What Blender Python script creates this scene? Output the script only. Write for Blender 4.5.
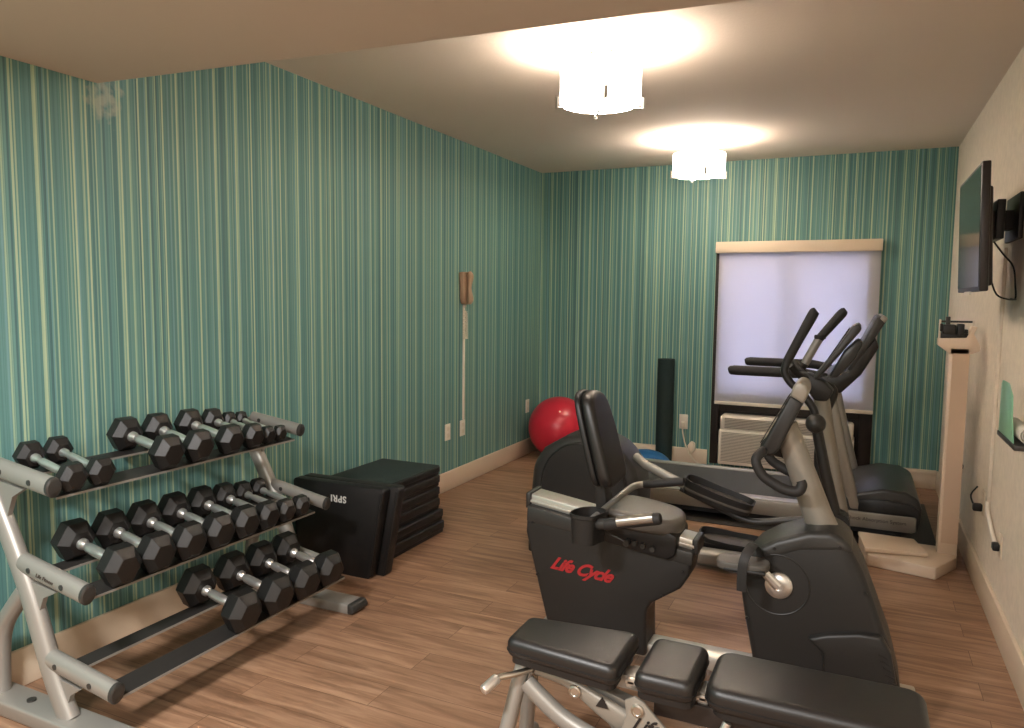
import bpy, bmesh, math, random
from mathutils import Vector, Matrix, Euler
random.seed(7)
S = bpy.context.scene
C = S.collection
for o in list(bpy.data.objects): bpy.data.objects.remove(o)

# ---------------------------------------------------------------- camera
W, H, YB = 3.151, 2.44, -8.2          # room: x 0..W, y YB..0, z 0..H
cam_d = bpy.data.cameras.new('camera'); cam = bpy.data.objects.new('camera', cam_d); C.objects.link(cam)
yaw, pitch, roll = -0.43328, -0.089465, 0.011148
fwd = Vector((math.sin(yaw)*math.cos(pitch), math.cos(yaw)*math.cos(pitch), math.sin(pitch)))
rt = Vector((math.cos(yaw), -math.sin(yaw), 0)); up = rt.cross(fwd)
r2 = math.cos(roll)*rt + math.sin(roll)*up; u2 = -math.sin(roll)*rt + math.cos(roll)*up
m = Matrix.Identity(4)
for i in range(3): m[i][0], m[i][1], m[i][2] = r2[i], u2[i], -fwd[i]
m.translation = Vector((2.57499, -6.14596, 1.35968))
cam.matrix_world = m
cam_d.sensor_width = 36; cam_d.lens = 747.79/1024*36; cam_d.clip_start = .05
S.camera = cam
# ---------------------------------------------------------------- world, exposure
wd = bpy.data.worlds.new('world'); S.world = wd; wd.use_nodes = True
bg = wd.node_tree.nodes['Background']; bg.inputs[0].default_value = (.76, .80, 1, 1); bg.inputs[1].default_value = 4.2
S.view_settings.view_transform = 'Standard'; S.view_settings.look = 'None'
S.view_settings.gamma = 1; S.view_settings.use_curve_mapping = False
S.view_settings.exposure = 0.95
LAMP_COL = (1.0, .975, .955)
def area(name, loc, size, power, col=LAMP_COL):
    l = bpy.data.lights.new(name, 'AREA'); l.energy = power; l.color = col; l.shape = 'DISK'; l.size = size
    o = bpy.data.objects.new(name, l); C.objects.link(o); o.location = loc; return o
SOF = 2.123
area('unseen_downlight', (1.2, -6.0, SOF-.03), .35, 46)  # unseen lamps presumed behind the camera, added to reach the brightness
area('unseen_downlight.001', (2.2, -7.2, SOF-.03), .35, 34)

# ---------------------------------------------------------------- materials
def lin(c): return tuple((x/255/12.92 if x/255 <= .04045 else ((x/255+.055)/1.055)**2.4) for x in c)+(1,)
def mat(name, col, rough=.5, metal=0, noise=0, nscale=40, bump=0, bscale=200, spec=.5, coat=0, trans=0, emit=0):
    m = bpy.data.materials.new(name); m.use_nodes = True; nt = m.node_tree; b = nt.nodes['Principled BSDF']
    c = lin(col)
    b.inputs['Base Color'].default_value = c; b.inputs['Roughness'].default_value = rough
    b.inputs['Metallic'].default_value = metal; b.inputs['Specular IOR Level'].default_value = spec
    b.inputs['Coat Weight'].default_value = coat; b.inputs['Transmission Weight'].default_value = trans
    if emit: b.inputs['Emission Color'].default_value = c; b.inputs['Emission Strength'].default_value = emit
    tc = nt.nodes.new('ShaderNodeTexCoord')
    if noise:
        n = nt.nodes.new('ShaderNodeTexNoise'); n.inputs['Scale'].default_value = nscale; n.inputs['Detail'].default_value = 4
        nt.links.new(tc.outputs['Object'], n.inputs['Vector'])
        mx = nt.nodes.new('ShaderNodeMix'); mx.data_type = 'RGBA'
        mx.inputs[6].default_value = tuple(x*(1-noise) for x in c[:3])+(1,); mx.inputs[7].default_value = tuple(min(1, x*(1+noise)) for x in c[:3])+(1,)
        nt.links.new(n.outputs[0], mx.inputs[0]); nt.links.new(mx.outputs[2], b.inputs['Base Color'])
    if bump:
        n = nt.nodes.new('ShaderNodeTexNoise'); n.inputs['Scale'].default_value = bscale; n.inputs['Detail'].default_value = 3
        nt.links.new(tc.outputs['Object'], n.inputs['Vector'])
        bp = nt.nodes.new('ShaderNodeBump'); bp.inputs['Strength'].default_value = bump; bp.inputs['Distance'].default_value = .002
        nt.links.new(n.outputs[0], bp.inputs['Height']); nt.links.new(bp.outputs[0], b.inputs['Normal'])
    return m

def wallpaper():
    m = bpy.data.materials.new('striped_wallpaper'); m.use_nodes = True; nt = m.node_tree; N = nt.nodes; L = nt.links
    b = N['Principled BSDF']; b.inputs['Roughness'].default_value = .55; b.inputs['Specular IOR Level'].default_value = .35
    tc = N.new('ShaderNodeTexCoord'); sp = N.new('ShaderNodeSeparateXYZ'); L.new(tc.outputs['Object'], sp.inputs[0])
    ad = N.new('ShaderNodeMath'); ad.operation = 'ADD'; L.new(sp.outputs[0], ad.inputs[0]); L.new(sp.outputs[1], ad.inputs[1])
    def vor(scale, off, feature='F1'):
        o = N.new('ShaderNodeMath'); o.operation = 'ADD'; o.inputs[1].default_value = off; L.new(ad.outputs[0], o.inputs[0])
        v = N.new('ShaderNodeTexVoronoi'); v.voronoi_dimensions = '1D'; v.inputs['Scale'].default_value = scale; v.feature = feature
        L.new(o.outputs[0], v.inputs['W']); return v
    def ramp(src, stops, const=True):
        r = N.new('ShaderNodeValToRGB'); r.color_ramp.interpolation = 'CONSTANT' if const else 'LINEAR'
        e = r.color_ramp.elements
        e[0].position = stops[0][0]; e[0].color = stops[0][1]; e[1].position = stops[1][0]; e[1].color = stops[1][1]
        for p_, c_ in stops[2:]:
            x = e.new(p_); x.color = c_
        L.new(src, r.inputs[0]); return r
    va = vor(120, 10); sa = N.new('ShaderNodeSeparateColor'); L.new(va.outputs['Color'], sa.inputs[0])
    base = ramp(sa.outputs[0], [(0, lin((88,130,128))), (.14, lin((95,138,135))), (.38, lin((106,148,142))), (.5, lin((87,132,133))), (.66, lin((99,142,139))), (.82, lin((82,119,119))), (.9, lin((112,154,155)))])
    vb = vor(330, 33); sb = N.new('ShaderNodeSeparateColor'); L.new(vb.outputs['Color'], sb.inputs[0])
    fine = ramp(sb.outputs[1], [(0, (.86,.88,.88,1)), (.3, (1,1,1,1)), (.8, (1.0,1.0,.95,1)), (.9, (.78,.84,.84,1))])
    mul = N.new('ShaderNodeMix'); mul.data_type = 'RGBA'; mul.blend_type = 'MULTIPLY'; mul.inputs[0].default_value = 1
    L.new(base.outputs[0], mul.inputs[6]); L.new(fine.outputs[0], mul.inputs[7])
    prev = mul.outputs[2]
    for sc, off, w, col in ((16, 5, .05, (156,182,154)), (25, 71, .06, (128,164,148)), (10, 140, .038, (172,192,160))):
        v = vor(sc, off); v.inputs['Randomness'].default_value = .7
        ls = N.new('ShaderNodeMath'); ls.operation = 'LESS_THAN'; ls.inputs[1].default_value = w; L.new(v.outputs['Distance'], ls.inputs[0])
        mx = N.new('ShaderNodeMix'); mx.data_type = 'RGBA'; L.new(ls.outputs[0], mx.inputs[0]); L.new(prev, mx.inputs[6]); mx.inputs[7].default_value = lin(col)
        prev = mx.outputs[2]
    # scuffed plaster patch high on the left wall
    vm = N.new('ShaderNodeVectorMath'); vm.operation = 'DISTANCE'; L.new(tc.outputs['Object'], vm.inputs[0]); vm.inputs[1].default_value = (0, -4.2, 2.07)
    nz = N.new('ShaderNodeTexNoise'); nz.inputs['Scale'].default_value = 28; L.new(tc.outputs['Object'], nz.inputs['Vector'])
    q = N.new('ShaderNodeMath'); q.operation = 'MULTIPLY_ADD'; q.inputs[1].default_value = .22; L.new(nz.outputs[0], q.inputs[0]); L.new(vm.outputs['Value'], q.inputs[2])
    rr = N.new('ShaderNodeMapRange'); rr.inputs['From Min'].default_value = .19; rr.inputs['From Max'].default_value = .13; L.new(q.outputs[0], rr.inputs[0])
    rs = N.new('ShaderNodeMath'); rs.operation = 'MULTIPLY'; rs.inputs[1].default_value = .6; L.new(rr.outputs[0], rs.inputs[0])
    mx = N.new('ShaderNodeMix'); mx.data_type = 'RGBA'; L.new(rs.outputs[0], mx.inputs[0]); L.new(prev, mx.inputs[6]); mx.inputs[7].default_value = lin((176,178,158))
    L.new(mx.outputs[2], b.inputs['Base Color'])
    return m

def wood():
    m = bpy.data.materials.new('vinyl_plank'); m.use_nodes = True; nt = m.node_tree; N = nt.nodes; L = nt.links
    b = N['Principled BSDF']; b.inputs['Roughness'].default_value = .42; b.inputs['Specular IOR Level'].default_value = .4
    tc = N.new('ShaderNodeTexCoord')
    br = N.new('ShaderNodeTexBrick'); br.inputs['Scale'].default_value = 1; br.inputs['Brick Width'].default_value = 1.15; br.inputs['Row Height'].default_value = .135
    br.inputs['Mortar Size'].default_value = .0012; br.inputs['Mortar Smooth'].default_value = .3; br.offset = .37; br.inputs['Bias'].default_value = 0
    br.inputs['Color1'].default_value = (0,0,0,1); br.inputs['Color2'].default_value = (1,1,1,1); br.inputs['Mortar'].default_value = (.5,.5,.5,1)
    L.new(tc.outputs['Object'], br.inputs['Vector'])
    mp = N.new('ShaderNodeMapping'); mp.inputs['Scale'].default_value = (1.6, 17, 1); L.new(tc.outputs['Object'], mp.inputs[0])
    ofs = N.new('ShaderNodeVectorMath'); ofs.operation = 'MULTIPLY_ADD'; ofs.inputs[1].default_value = (7, 3, 5); L.new(br.outputs['Color'], ofs.inputs[0]); L.new(mp.outputs[0], ofs.inputs[2])
    n1 = N.new('ShaderNodeTexNoise'); n1.inputs['Scale'].default_value = 1.6; n1.inputs['Detail'].default_value = 8; n1.inputs['Roughness'].default_value = .62; n1.inputs['Distortion'].default_value = .6
    L.new(ofs.outputs[0], n1.inputs['Vector'])
    r = N.new('ShaderNodeValToRGB'); e = r.color_ramp.elements
    e[0].position = .3; e[0].color = lin((112,84,64)); e[1].position = .72; e[1].color = lin((180,146,119))
    x = e.new(.45); x.color = lin((140,107,83)); x = e.new(.58); x.color = lin((160,126,100))
    L.new(n1.outputs[0], r.inputs[0])
    hs = N.new('ShaderNodeMix'); hs.data_type = 'RGBA'; hs.blend_type = 'MULTIPLY'; hs.inputs[0].default_value = 1
    r2_ = N.new('ShaderNodeValToRGB'); r2_.color_ramp.elements[0].color = (.87,.86,.86,1); r2_.color_ramp.elements[1].color = (1.05,1.05,1.05,1)
    L.new(br.outputs['Color'], r2_.inputs[0]); L.new(r.outputs[0], hs.inputs[6]); L.new(r2_.outputs[0], hs.inputs[7])
    dk = N.new('ShaderNodeMix'); dk.data_type = 'RGBA'; L.new(br.outputs['Fac'], dk.inputs[0]); L.new(hs.outputs[2], dk.inputs[6]); dk.inputs[7].default_value = lin((88,60,42))
    L.new(dk.outputs[2], b.inputs['Base Color'])
    bp = N.new('ShaderNodeBump'); bp.inputs['Strength'].default_value = .15; bp.inputs['Distance'].default_value = .002; L.new(n1.outputs[0], bp.inputs['Height']); L.new(bp.outputs[0], b.inputs['Normal'])
    return m

def blind_mat():
    m = bpy.data.materials.new('blind_fabric'); m.use_nodes = True; nt = m.node_tree; N = nt.nodes; L = nt.links
    for n in list(N):
        if n.type == 'BSDF_PRINCIPLED': N.remove(n)
    out = [n for n in N if n.type == 'OUTPUT_MATERIAL'][0]
    d = N.new('ShaderNodeBsdfDiffuse'); d.inputs[0].default_value = lin((216,214,214)); t = N.new('ShaderNodeBsdfTranslucent'); t.inputs[0].default_value = lin((213,212,224))
    mx = N.new('ShaderNodeMixShader'); mx.inputs[0].default_value = .5; L.new(d.outputs[0], mx.inputs[1]); L.new(t.outputs[0], mx.inputs[2]); L.new(mx.outputs[0], out.inputs[0])
    return m

M = dict(
    paper=wallpaper(), wood=wood(), blind=blind_mat(),
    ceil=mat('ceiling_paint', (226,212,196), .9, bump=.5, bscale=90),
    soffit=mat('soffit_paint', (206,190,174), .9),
    cream=mat('cream_wallpaper', (230,217,198), .8, noise=.15, nscale=30, bump=.5, bscale=60),
    back=mat('back_wall_paint', (170,160,146), .8),
    base=mat('baseboard_paint', (222,204,180), .45),
    white=mat('white_plastic', (232,222,206), .4), offw=mat('aged_white_plastic', (222,210,190), .5),
    greyp=mat('grille_grey_plastic', (150,140,126), .6),  # grey plastic of the air conditioner slats
    black=mat('black_plastic', (26,25,25), .45), dark=mat('charcoal_plastic', (36,35,34), .42, bump=.25, bscale=500),
    dark2=mat('charcoal_cover_plastic', (50,49,47), .4, bump=.2, bscale=500),
    rubber=mat('black_rubber', (22,21,20), .42, bump=.3, bscale=500), grip=mat('grip_rubber', (38,36,35), .6, bump=.3, bscale=600),
    step=mat('black_step_plastic', (20,19,19), .5, bump=.3, bscale=400), stepmat=mat('dark_green_step_mat', (34,48,46), .7, bump=.4, bscale=300),
    vinyl=mat('black_vinyl', (28,26,25), .4, bump=.25, bscale=350, spec=.6),
    leather=mat('worn_sheen_vinyl', (88,83,77), .36, noise=.3, nscale=9, bump=.25, bscale=350, spec=.6),  # worn bike seat, its colour also lightened for the tan reflection on top
    chrome=mat('chrome', (240,239,236), .3, .9), steel=mat('brushed_steel', (200,196,188), .3, 1),
    silver=mat('silver_paint', (158,155,149), .4, .45), silver2=mat('champagne_paint', (150,144,134), .4, .35),
    alu=mat('anodised_aluminium', (208,204,196), .36, .7), rail=mat('dark_shelf_rail', (54,52,50), .4, .3),
    red=mat('red_ball_vinyl', (206,40,62), .32, coat=.2), blue=mat('blue_dome_vinyl', (38,104,158), .45),
    green=mat('dark_green_foam', (26,44,42), .8, bump=.4, bscale=300),
    belt=mat('treadmill_belt', (74,76,74), .6, bump=.5, bscale=500), hood=mat('hood_plastic', (52,52,51), .3),
    bronze=mat('dark_bronze_frame', (40,32,28), .45), scale=mat('scale_enamel', (224,202,178), .35),
    redt=mat('red_lettering', (170,36,40), .5), whitet=mat('white_lettering', (215,215,210), .5), greyt=mat('grey_lettering', (70,62,56), .5),
    screen=mat('tv_screen', (14,20,19), .12, spec=.8), tvb=mat('tv_bezel', (38,32,31), .4),
    towel=mat('towel_cloth', (226,218,206), .95, bump=.8, bscale=200), greenp=mat('mint_panel', (138,196,160), .35, trans=.15),
    inset=mat('scale_inset_enamel', (206,178,152), .4),
    tan=mat('tan_phone_plastic', (168,140,114), .5), cable=mat('black_cable', (18,17,17), .5), glass=mat('window_glass', (255,255,255), .02, trans=1),
    shade=mat('lit_lamp_shade', (255,244,232), .5, emit=8), sticker=mat('warning_sticker', (30,26,24), .5), pedal=mat('pedal_tread', (84,80,75), .55),
    lcd=mat('console_face', (30,30,32), .15),
)

# ---------------------------------------------------------------- mesh helpers
def tagm(o, label=None, cat=None, group=None, kind=None):
    if label: o['label'] = label
    if cat: o['category'] = cat
    if group: o['group'] = group
    if kind: o['kind'] = kind
    return o
ORG = {}
def thing(name, label, cat, loc=(0,0,0), group=None):
    o = bpy.data.objects.new(name, None); C.objects.link(o); o.location = loc; o.empty_display_size = .05
    ORG[o] = Vector(loc); return tagm(o, label, cat, group)
def obj(name, bm, m, parent=None, origin=None, sharp=38):
    """bm in world coordinates (or in the thing's own if built at the origin)"""
    org = ORG[parent] if parent is not None else Vector(origin or (0,0,0))
    bmesh.ops.translate(bm, verts=bm.verts, vec=-org)
    bmesh.ops.recalc_face_normals(bm, faces=bm.faces)
    a = math.radians(sharp)
    for f in bm.faces: f.smooth = True
    for e in bm.edges: e.smooth = (len(e.link_faces) == 2 and e.calc_face_angle(0) < a)
    me = bpy.data.meshes.new(name); bm.to_mesh(me); bm.free()
    for x in (m if isinstance(m, (list, tuple)) else [m]): me.materials.append(x)
    o = bpy.data.objects.new(name, me); C.objects.link(o)
    if parent is not None: o.parent = parent
    else: o.location = org
    ORG[o] = org
    return o
def B(): return bmesh.new()
def add(bm, t, xf=None):
    if xf is not None: bmesh.ops.transform(t, matrix=xf, verts=t.verts)
    me = bpy.data.meshes.new('tmp'); t.to_mesh(me); t.free(); bm.from_mesh(me); bpy.data.meshes.remove(me); return bm
def bev(t, w, seg=2, ang=30):
    if w > 0:
        es = [e for e in t.edges if len(e.link_faces) == 2 and e.calc_face_angle(0) > math.radians(ang)]
        bmesh.ops.bevel(t, geom=es, offset=w, segments=seg, profile=.5, affect='EDGES', clamp_overlap=True)
def box(bm, x0, x1, y0, y1, z0, z1, b=0, seg=2, rot=None):
    t = B(); bmesh.ops.create_cube(t, size=1)
    for v in t.verts: v.co = Vector((v.co.x*(x1-x0), v.co.y*(y1-y0), v.co.z*(z1-z0)))
    bev(t, b, seg)
    c = Vector(((x0+x1)/2, (y0+y1)/2, (z0+z1)/2))
    mx = Matrix.Translation(c)
    if rot: mx = mx @ Euler(rot).to_matrix().to_4x4()
    return add(bm, t, mx)
def prism(bm, pts, a0, a1, axis='y', b=0, seg=2, smooth=0, taper=None):
    """extrude a 2D outline along an axis; pts = (x,z) for y, (x,y) for z, (y,z) for x"""
    if smooth: pts = catmull(pts, smooth, True)
    def P(u, v, w): return (u, w, v) if axis == 'y' else ((u, v, w) if axis == 'z' else (w, u, v))
    t = B(); cx = sum(p[0] for p in pts)/len(pts); cy = sum(p[1] for p in pts)/len(pts)
    k = taper or 1
    lo = [t.verts.new(P(p[0], p[1], a0)) for p in pts]; hi = [t.verts.new(P(cx+(p[0]-cx)*k, cy+(p[1]-cy)*k, a1)) for p in pts]
    n = len(pts); f0 = t.faces.new(lo); f1 = t.faces.new(hi[::-1])
    for i in range(n): t.faces.new((lo[i], lo[(i+1) % n], hi[(i+1) % n], hi[i]))
    bmesh.ops.recalc_face_normals(t, faces=t.faces)
    if b:
        es = list(set(list(f0.edges)+list(f1.edges)))
        if not smooth: es = [e for e in t.edges if e.calc_face_angle(0) > math.radians(28)]
        bmesh.ops.bevel(t, geom=es, offset=b, segments=seg, profile=.5, affect='EDGES', clamp_overlap=True)
    return add(bm, t)
def catmull(pts, n=6, closed=False):
    P = [Vector(p) for p in pts]; out = []; N_ = len(P)
    rng = range(N_) if closed else range(N_-1)
    for i in rng:
        if closed: a, b_, c, d = P[i-1], P[i], P[(i+1) % N_], P[(i+2) % N_]
        else: a, b_, c, d = P[max(i-1, 0)], P[i], P[i+1], P[min(i+2, N_-1)]
        for k in range(n):
            t = k/n
            out.append(.5*((2*b_)+(c-a)*t+(2*a-5*b_+4*c-d)*t*t+(3*b_-a-3*c+d)*t**3))
    if not closed: out.append(P[-1])
    return out
def tube(bm, pts, r, seg=12, smooth=0, closed=False, flat=(1, 1), upv=None, caps=True):
    """r: number or list; flat=(a,b) scales the section; a rounded end comes from small end radii"""
    pts = [Vector(p) for p in pts]
    rs = list(r) if isinstance(r, (list, tuple)) else [r]*len(pts)
    if smooth:
        rr = catmull([(x, 0, 0) for x in rs], smooth, closed); pts = catmull(pts, smooth, closed); rs = [max(1e-4, q[0]) for q in rr]
    n = len(pts); rings = []; t = B(); prev = None
    for i, p in enumerate(pts):
        if closed: d = pts[(i+1) % n]-pts[i-1]
        else: d = pts[min(i+1, n-1)]-pts[max(i-1, 0)]
        d.normalize()
        if prev is None:
            u = Vector(upv) if upv else (Vector((0, 0, 1)) if abs(d.z) < .9 else Vector((0, 1, 0)))
        else: u = prev
        u = (u-d*u.dot(d)).normalized(); prev = u; v = d.cross(u)
        rings.append([t.verts.new(p+rs[i]*(flat[0]*math.cos(a)*u+flat[1]*math.sin(a)*v)) for a in [2*math.pi*k/seg for k in range(seg)]])
    m_ = n if closed else n-1
    for i in range(m_):
        A, Bq = rings[i], rings[(i+1) % n]
        for k in range(seg): t.faces.new((A[k], A[(k+1) % seg], Bq[(k+1) % seg], Bq[k]))
    if not closed and caps: t.faces.new(rings[0][::-1]); t.faces.new(rings[-1])
    bmesh.ops.recalc_face_normals(t, faces=t.faces)
    return add(bm, t)
def rtube(bm, a, b_, r, seg=14, **k):
    """straight bar with rounded ends"""
    a, b_ = Vector(a), Vector(b_); d = (b_-a).normalized(); h = r*.5
    return tube(bm, [a, a+d*h*.3, a+d*h, b_-d*h, b_-d*h*.3, b_], [r*.6, r*.88, r, r, r*.88, r*.6], seg, **k)
def lathe(bm, prof, c, axis='z', seg=32, rot0=0):
    """prof = (radius, along)"""
    t = B(); rings = []
    for r_, h in prof:
        if r_ < 1e-5: rings.append([t.verts.new((0, 0, h))])
        else: rings.append([t.verts.new((r_*math.cos(rot0+2*math.pi*k/seg), r_*math.sin(rot0+2*math.pi*k/seg), h)) for k in range(seg)])
    for A, Bq in zip(rings, rings[1:]):
        for k in range(seg):
            q = [A[k % len(A)], A[(k+1) % len(A)], Bq[(k+1) % len(Bq)], Bq[k % len(Bq)]]
            q = list(dict.fromkeys(q))
            if len(q) > 2: t.faces.new(q)
    if len(rings[0]) > 1: t.faces.new(rings[0][::-1])
    if len(rings[-1]) > 1: t.faces.new(rings[-1])
    mx = Matrix.Translation(Vector(c))
    if axis == 'y': mx = mx @ Matrix.Rotation(math.radians(90), 4, 'X')      # z -> -y
    if axis == 'x': mx = mx @ Matrix.Rotation(math.radians(90), 4, 'Y')      # z -> x
    return add(bm, t, mx)
def text(name, s, m, parent, loc, xdir, ydir, size, depth=.0015, shear=0, align='CENTER', space=1, offset=0):
    cu = bpy.data.curves.new('t', 'FONT'); cu.body = s; cu.size = size; cu.align_x = align; cu.align_y = 'CENTER'; cu.extrude = depth; cu.shear = shear; cu.space_character = space; cu.offset = offset
    to = bpy.data.objects.new('t', cu); C.objects.link(to)
    me = bpy.data.meshes.new_from_object(to); bpy.data.objects.remove(to)
    X = Vector(xdir).normalized(); Y = Vector(ydir).normalized(); Z = X.cross(Y)
    mx = Matrix.Identity(4)
    for i in range(3): mx[i][0], mx[i][1], mx[i][2] = X[i], Y[i], Z[i]
    mx.translation = Vector(loc); bm = B(); bm.from_mesh(me); bpy.data.meshes.remove(me)
    bmesh.ops.transform(bm, matrix=mx, verts=bm.verts)
    return obj(name, bm, m, parent)
def struct(name, bm, m): return tagm(obj(name, bm, m), kind='structure')

# ================================================================ ROOM
T = .12
bm = B(); box(bm, -T, W+T, YB-T, T, -.1, 0); struct('floor', bm, M['wood'])
bm = B(); box(bm, -T, W+T, -4.16, T, H, H+.1); struct('ceiling', bm, M['ceil'])
bm = B()                                                            # dropped part, its edge runs almost square to the left wall
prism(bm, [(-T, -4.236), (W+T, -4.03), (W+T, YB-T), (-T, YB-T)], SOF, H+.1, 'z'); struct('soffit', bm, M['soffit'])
bm = B(); box(bm, -T, 0, YB-T, T, 0, H); struct('wall_left', bm, M['paper'])
bm = B(); box(bm, W, W+T, YB-T, T, 0, H); struct('wall_right', bm, M['cream'])
bm = B(); box(bm, 0, W, YB-T, YB, 0, H); struct('wall_back', bm, M['back'])
WX0, WX1, WZ0, WZ1 = 1.52, 2.70, .03, 1.74
bm = B(); box(bm, 0, WX0, 0, T, 0, H); box(bm, WX1, W, 0, T, 0, H); box(bm, WX0, WX1, 0, T, WZ1, H); box(bm, WX0, WX1, 0, T, 0, WZ0); struct('wall_far', bm, M['paper'])
BH = .1346
def baseboard(name, pts_box):
    bm = B()
    for b_ in pts_box: box(bm, *b_, b=.004)
    return struct(name, bm, M['base'])
baseboard('baseboard_left', [(0, .016, YB, -.0, 0, BH)])
baseboard('baseboard_far', [(.016, WX0-.02, -.016, 0, 0, BH), (WX1+.03, W-.016, -.016, 0, 0, BH), (WX1+.03, W-.016, -.028, 0, BH-.03, BH+.004)])
baseboard('baseboard_right', [(W-.016, W, YB, 0, 0, BH)])
# window: dark bronze frame with panes, lower bay holds the air conditioner
bm = B()
box(bm, WX0, WX0+.06, -.02, .09, WZ0, WZ1, .004); box(bm, WX1-.085, WX1, -.02, .09, WZ0, WZ1, .004)
box(bm, WX0+.06, WX1-.085, -.02, .09, .47, .62, .004); box(bm, WX0+.06, WX1-.085, .0, .09, WZ1-.05, WZ1, .004)
box(bm, 2.06, 2.10, .02, .08, .52, WZ1-.05, .004); box(bm, WX0+.06, WX1-.085, .0, .09, WZ0, WZ0+.02)
box(bm, WX0+.06, WX1-.085, .05, .09, WZ0, .47)
wf = struct('window_1', bm, M['bronze'])
bm = B(); box(bm, WX0+.06, WX1-.085, .045, .051, .62, WZ1-.05); g = obj('pane', bm, M['glass'], wf)

# roller blind
t = thing('roller_blind', 'translucent white roller blind covering the window, lowered almost to the wall unit', 'blind', (2.11, -.03, .55))
bm = B(); box(bm, 1.525, 2.706, -.085, -.001, 1.722, 1.808, .004); obj('valance', bm, M['base'], t)
bm = B(); box(bm, 1.55, 2.70, -.047, -.045, .545, 1.73); obj('blind_fabric', bm, M['blind'], t)
bm = B(); box(bm, 1.55, 2.70, -.054, -.038, .522, .549, .004); obj('bottom_bar', bm, M['white'], t)

# wall air conditioner
t = thing('air_conditioner', 'cream through-wall air conditioner unit under the window with slatted grille', 'air conditioner', (2.1, -.06, WZ0+.02))
bm = B(); box(bm, 1.605, 2.585, -.14, .045, .055, .335, .012); box(bm, 1.612, 2.578, -.125, .045, .325, .445, .02, 3); obj('housing', bm, M['white'], t)
bm = B()
for k in range(7): box(bm, 1.65, 2.54, -.1325, -.122, .348+k*.012, .353+k*.012)
obj('air_outlet', bm, M['greyp'], t)
bm = B()
for k in range(20):
    z = .085+k*.0118; box(bm, 1.63, 2.56, -.1435, -.136, z, z+.0045)
obj('grille', bm, M['greyp'], t)
bm = B(); box(bm, 2.36, 2.5, -.131, -.12, .40, .432, .003); obj('control_panel', bm, M['offw'], t)

# ================================================================ CEILING LIGHTS
def light(x, y, label):
    t = thing('ceiling_light', label, 'ceiling light', (x, y, H), 'drum ceiling lights')
    bm = B(); lathe(bm, [(.06, H-.001), (.062, H-.012), (.05, H-.02)], (x, y, 0)); obj('canopy', bm, M['chrome'], t)
    bm = B()
    for s in (-1, 1): lathe(bm, [(.006, H-.03), (.007, H-.02), (.004, H-.018)], (x+s*.045, y, 0), seg=10)
    obj('screw', bm, M['bronze'], t)
    bm = B(); lathe(bm, [(.011, H-.27), (.011, H-.015)], (x, y, 0), seg=12); obj('stem', bm, M['chrome'], t)
    R, z0, z1 = .174, 2.196, 2.338
    bm = B(); lathe(bm, [(R-.003, z0), (R, z0), (R, z1), (R-.003, z1)], (x, y, 0), seg=48)
    bmesh.ops.delete(bm, geom=[f for f in bm.faces if len(f.verts) > 4], context='FACES_ONLY'); obj('lamp_shade', bm, M['shade'], t)
    bm = B(); lathe(bm, [(0, z0-.004), (R-.05, z0-.003), (R-.012, z0+.002), (R-.012, z0+.005), (0, z0+.004)], (x, y, 0), seg=48); obj('diffuser', bm, M['shade'], t)
    bm = B()
    for a in (25, 115, 205, 295):
        a = math.radians(a); d = Vector((math.cos(a), math.sin(a), 0)); c = Vector((x, y, 0))
        tube(bm, [c+Vector((0, 0, z0-.016)), c+d*(R+.012)+Vector((0, 0, z0-.016))], .004, 4)
        tube(bm, [c+d*(R+.012)+Vector((0, 0, z0-.02)), c+d*(R+.012)+Vector((0, 0, z0+.03))], .008, 4, flat=(.4, 1))
    lathe(bm, [(.0, z0-.022), (.009, z0-.018), (.009, z0-.004)], (x, y, 0), seg=12)
    obj('bracket', bm, M['steel'], t)
    l = bpy.data.lights.new('bulb', 'POINT'); l.energy = 16; l.color = LAMP_COL; l.shadow_soft_size = .05
    o = bpy.data.objects.new('bulb', l); C.objects.link(o); o.parent = t; o.location = (0, 0.05, 2.25-H)
light(1.513, -2.97, 'white drum ceiling light right beside the edge of the dropped ceiling')
light(1.537, -.91, 'white drum ceiling light closest to the window wall')

# ================================================================ LEFT WALL FITTINGS
def outlet_x(y, z, label, w=.07, h=.115, group='wall outlets'):
    t = thing('wall_outlet', label, 'outlet', (0, y, z))
    bm = B(); box(bm, .0, .006, y-w/2, y+w/2, z-h/2, z+h/2, .002); obj('cover_plate', bm, M['white'], t)
    bm = B()
    for s in (-1, 1): box(bm, .005, .009, y-.016, y+.016, z+s*.024-.014, z+s*.024+.014, .003)
    obj('socket', bm, M['offw'], t)
outlet_x(-1.645, .413, 'white wall outlet on the green left wall, nearest to the step platforms')
outlet_x(-1.43, .41, 'white wall plate at the foot of the phone cable raceway')
outlet_x(-.258, .42, 'white wall outlet left of the red ball in the far corner')
bm = B(); box(bm, .0, .012, -1.432, -1.412, .47, 1.30, .003); tagm(obj('cable_raceway', bm, M['white'], origin=(0, -1.42, .47)), 'thin white vertical cable raceway below the wall phone', 'cable cover')
t = thing('wall_telephone', 'tan wall telephone with hanging coiled cord on the green wall', 'telephone', (0, -1.42, 1.3))
bm = B(); prism(bm, [(-1.49, 1.53), (-1.375, 1.535), (-1.385, 1.34), (-1.40, 1.30), (-1.46, 1.305), (-1.475, 1.34)], 0, .035, 'x', b=.008); obj('base', bm, M['tan'], t)
bm = B(); tube(bm, [(.05, -1.43, 1.31), (.062, -1.43, 1.34), (.055, -1.43, 1.42), (.062, -1.43, 1.50), (.05, -1.43, 1.53)], [.018, .026, .017, .026, .018], 10, 4, flat=(.8, 1.1)); obj('handset', bm, M['tan'], t)
bm = B(); hp = []
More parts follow.
